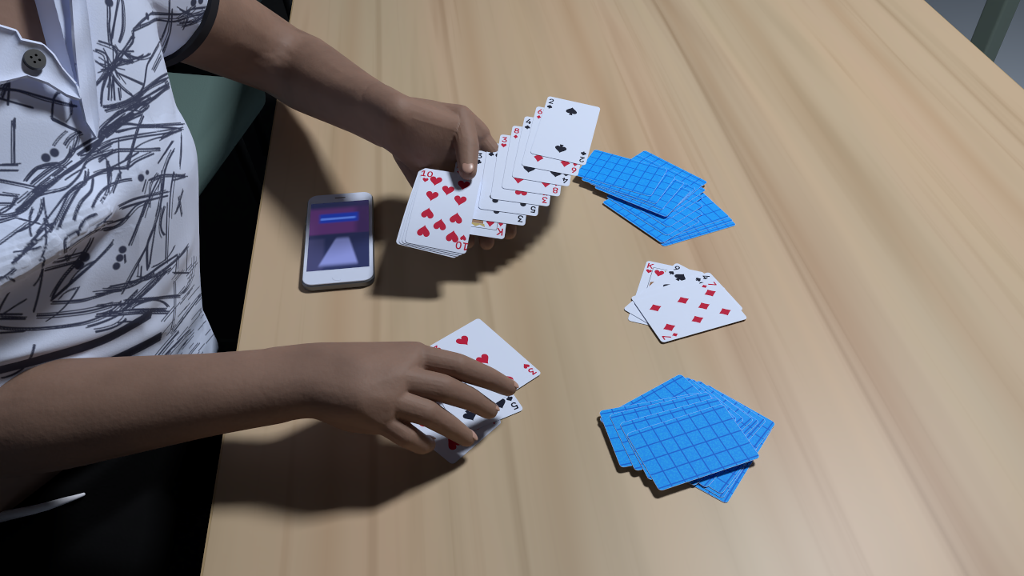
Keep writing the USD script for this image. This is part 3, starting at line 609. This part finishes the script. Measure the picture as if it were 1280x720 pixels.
for k in range(40):
    t = rng.uniform(0, 1); x, y = 20 + 195 * t, 262 - 165 * t + rng.uniform(-8, 8); l = rng.uniform(14, 34)
    strokes.append((np.array([(x, y), (x + l * .8, y - l * .62)]), 0.0004))
dots = [((120, 0), S1, [(330, 105, 20), (365, 85, 11), (85, 15, 24)]), ((120, 130), S1, [(290, 475, 21), (330, 440, 12)]), ((0, 150), S1, [(295, 243, 22), (350, 210, 22)]), ((0, 280), S1, [(545, 212, 27), (508, 262, 27)]), ((130, 250), S2, [(112, 298, 20), (95, 348, 20), (75, 397, 20)]), ((200, 0), 1.0, [(42, 3, 5), (51, 0, 5)])]
ink = np.zeros(len(V))
for wv in sorted({w for _, w in strokes}):
    pts = [curve3(cloth, dense(px, 8)) for px, w in strokes if w == wv]; pts = np.vstack([p for p in pts if len(p)])
    d, _ = cKDTree(pts).query(V, distance_upper_bound=0.004)
    ink = np.maximum(ink, np.clip(1 - (np.minimum(d, 1) - wv) / 0.00045, 0, 1))
for o, sc, L in dots:
    for x, y, r in L:
        c = np.array(o) + np.array([x, y]) * sc; p = hit(cloth, [c])[0]
        if not np.isnan(p[0]):
            d = np.linalg.norm(V - p, axis=1); R_ = r * sc / 1.55e3
            ink = np.maximum(ink, np.clip(1 - (d - R_) / 0.0009, 0, 1))
# the same scribble on the cloth that the photograph does not show
seen = np.abs((V - CAM) @ BASIS[:, 0]) < 0
q = (V - CAM) @ BASIS; pu, pv = 640 + FPX * q[:, 0] / -q[:, 2], 360 - FPX * q[:, 1] / -q[:, 2]
back = (((N * (V - CAM)).sum(1) > 0.02) | (pu < -25) | (pv < -25))
Wv = V + 0.02 * np.stack([meshkit.fbm(V * 9, 2, s) for s in (1, 2, 3)], 1)
b1 = np.abs(((Wv @ np.array([.8, .5, .6])) * 22) % 1 - .5); b2 = np.abs(((Wv @ np.array([-.5, .7, .8])) * 17) % 1 - .5)
m = meshkit.fbm(V * 11, 2, 9)
ink = np.where(back, np.maximum((b1 < .04) * (m > .45), (b2 < .035) * (m < .55)) * 0.9, ink)
cw, ck = np.array(srgb(216, 226, 252)), np.array(srgb(30, 38, 74))
shirt_col = cw + (ck - cw) * (ink * 0.95)[:, None]
shp = ppart('shirt', shirt, shirt_mat, smooth=True, color=shirt_col)
# dark hems of the sleeves
for p_, d_ in ((lp, ld), (rp, rd)):
    x = unit(np.cross(d_, UP)); y = np.cross(d_, x)
    ring = Manifold.cylinder(0.011, 0.0655, 0.0662, 64) - Manifold.cylinder(0.013, 0.060, 0.060, 64).translate((0, 0, -.001))
    ring = ring.transform(np.hstack([np.stack([x, y, d_], 1), (p_ - d_ * .008)[:, None]])); ppart('sleeve_hem', tm(ring), cuff_mat, smooth=40, parent=shp.GetStage().GetPrimAtPath(person.GetPath()), label='dark band around the short sleeve')
# collar: sheets of cloth lying on the chest
def sheet(name, outline, lift, label, th=0.0022, curl=0.0):
    P = Polygon(outline); x0, y0, x1, y1 = P.bounds
    v2, f2 = trimesh.creation.triangulate_polygon(P, engine='earcut')
    v3, f3 = trimesh.remesh.subdivide_to_size(np.hstack([v2, np.zeros((len(v2), 1))]), f2, 5.0, max_iter=12)
    h = hit(full, v3[:, :2]); ok = ~np.isnan(h[:, 0])
    A = lambda p: np.stack([np.ones(len(p)), p[:, 0], p[:, 1], p[:, 0] ** 2, p[:, 0] * p[:, 1], p[:, 1] ** 2], 1)
    dist = np.linalg.norm(h - CAM, axis=1); co = np.linalg.lstsq(A(v3[ok] / 100), dist[ok], rcond=None)[0]
    dirs = rays(v3[:, :2]); dirs /= np.linalg.norm(dirs, axis=1, keepdims=True)
    e = np.array([Point(p).distance(P.exterior) for p in v3[:, :2]])
    lf = lift + curl * np.exp(-e / 6.0) + 0.0012 * np.sin(v3[:, 0] / 9 + v3[:, 1] / 13)
    outer = CAM + dirs * (A(v3 / 100) @ co - lf)[:, None]
    m = trimesh.Trimesh(outer, f3, process=False); m.merge_vertices(); nrm = np.array(m.vertex_normals)
    if (nrm * (m.vertices - CAM)).sum() > 0: m.invert(); nrm = -nrm
    top_, bot = np.array(m.vertices), np.array(m.vertices) - nrm * th; n = len(top_)
    ed = m.edges[trimesh.grouping.group_rows(m.edges_sorted, require_count=1)]
    wl = np.vstack([np.stack([ed[:, 1], ed[:, 0], ed[:, 0] + n], 1), np.stack([ed[:, 1], ed[:, 0] + n, ed[:, 1] + n], 1)])
    return ppart(name, trimesh.Trimesh(np.vstack([top_, bot]), np.vstack([m.faces, m.faces[:, ::-1] + n, wl]), process=False), shirt_plain, smooth=35, label=label)
sheet('collar_flap', [(-40, 28), (0, 33), (20, 39), (26, 50), (54, 56), (66, 68), (78, 86), (95, 106), (101, 124), (84, 118), (60, 103), (34, 94), (10, 100), (-40, 108)], 0.010, 'plain white collar flap with a dark button', curl=0.004)
sheet('collar_flap', [(88, -30), (104, -30), (113, 40), (119, 90), (124, 150), (121, 172), (108, 152), (101, 120), (96, 80), (92, 30)], 0.008, 'plain white collar edge beside the open neck', curl=0.002)
bh = hit(full, [(43, 75)])[0]; bd = unit(CAM - bh); nb = unit(F * .8 + UP * .6)
x = unit(np.cross(nb, UP)); y = np.cross(nb, x)
btn = Manifold.cylinder(0.003, 0.0072, 0.0066, 40) - union(*[Manifold.cylinder(0.004, 0.0009, 0.0009, 10).translate((i * .0018, j * .0018, .0012)) for i in (-1, 1) for j in (-1, 1)])
btn = btn.transform(np.hstack([np.stack([x, y, nb], 1), (bh + bd * .0125)[:, None]])); ppart('button', tm(btn), button_mat, smooth=40)
# --- trousers and shoes
legs = union(hull((BC + RT * .05, .092), (BC - RT * .08, .097), (LHP, .108), (RHP, .108)), hull((LHP, .112), (RHP, .112), (HC + UP * .03, .10)), hull((LHP, .098), (LKN, .070)), hull((RHP, .098), (RKN, .070)),
             hull((LKN, .068), (LKN * [1, 1, 0] + [-.02, 0, .08], .055)), hull((RKN, .068), (RKN * [1, 1, 0] + [-.02, 0, .08], .055))).trim_by_plane((0, 0, -1), -0.69).trim_by_plane((0, 0, 1), 0.045)
trs = smoothed(legs, .008, 20, 2); ppart('trousers', trs, trouser_mat, smooth=True)
pp = hit(trs, dense([(-30, 655), (0, 647), (40, 638), (80, 626), (104, 618)]))
pp = pp[~np.isnan(pp[:, 0])]
if len(pp) > 2:
    pr = np.linspace(.0062, .0016, len(pp)); ppart('piping', tm(chain(list(pp), list(pr))), piping_mat, smooth=True, label='white curved stripe on the dark trousers')
for K in (LKN, RKN):
    a = np.array([K[0] - .03, K[1], 0])
    sh = hull((a + [0, 0, .045], .04), (a + [-.045, 0, .035], .032), (a + [.10, 0, .034], .034), (a + [.17, 0, .026], .026)).trim_by_plane((0, 0, 1), 0.004)
    ppart('shoe', smoothed(sh, .008, 8), shoe_mat, smooth=True)
# ------------------------------------------------------------------ chairs around the table
chair('grey-green chair that the person sits on, almost hidden behind the person', (HC[0] - .04, HC[1] + .01, 0), -22)
chair('grey-green chair beside the table, its seat showing between the shirt and the bent arm', (-.63, 1.42, 0), -16)
chair('grey-green chair farthest along the table edge, only its seat corner showing at the top', (-.60, 2.25, 0), -12)
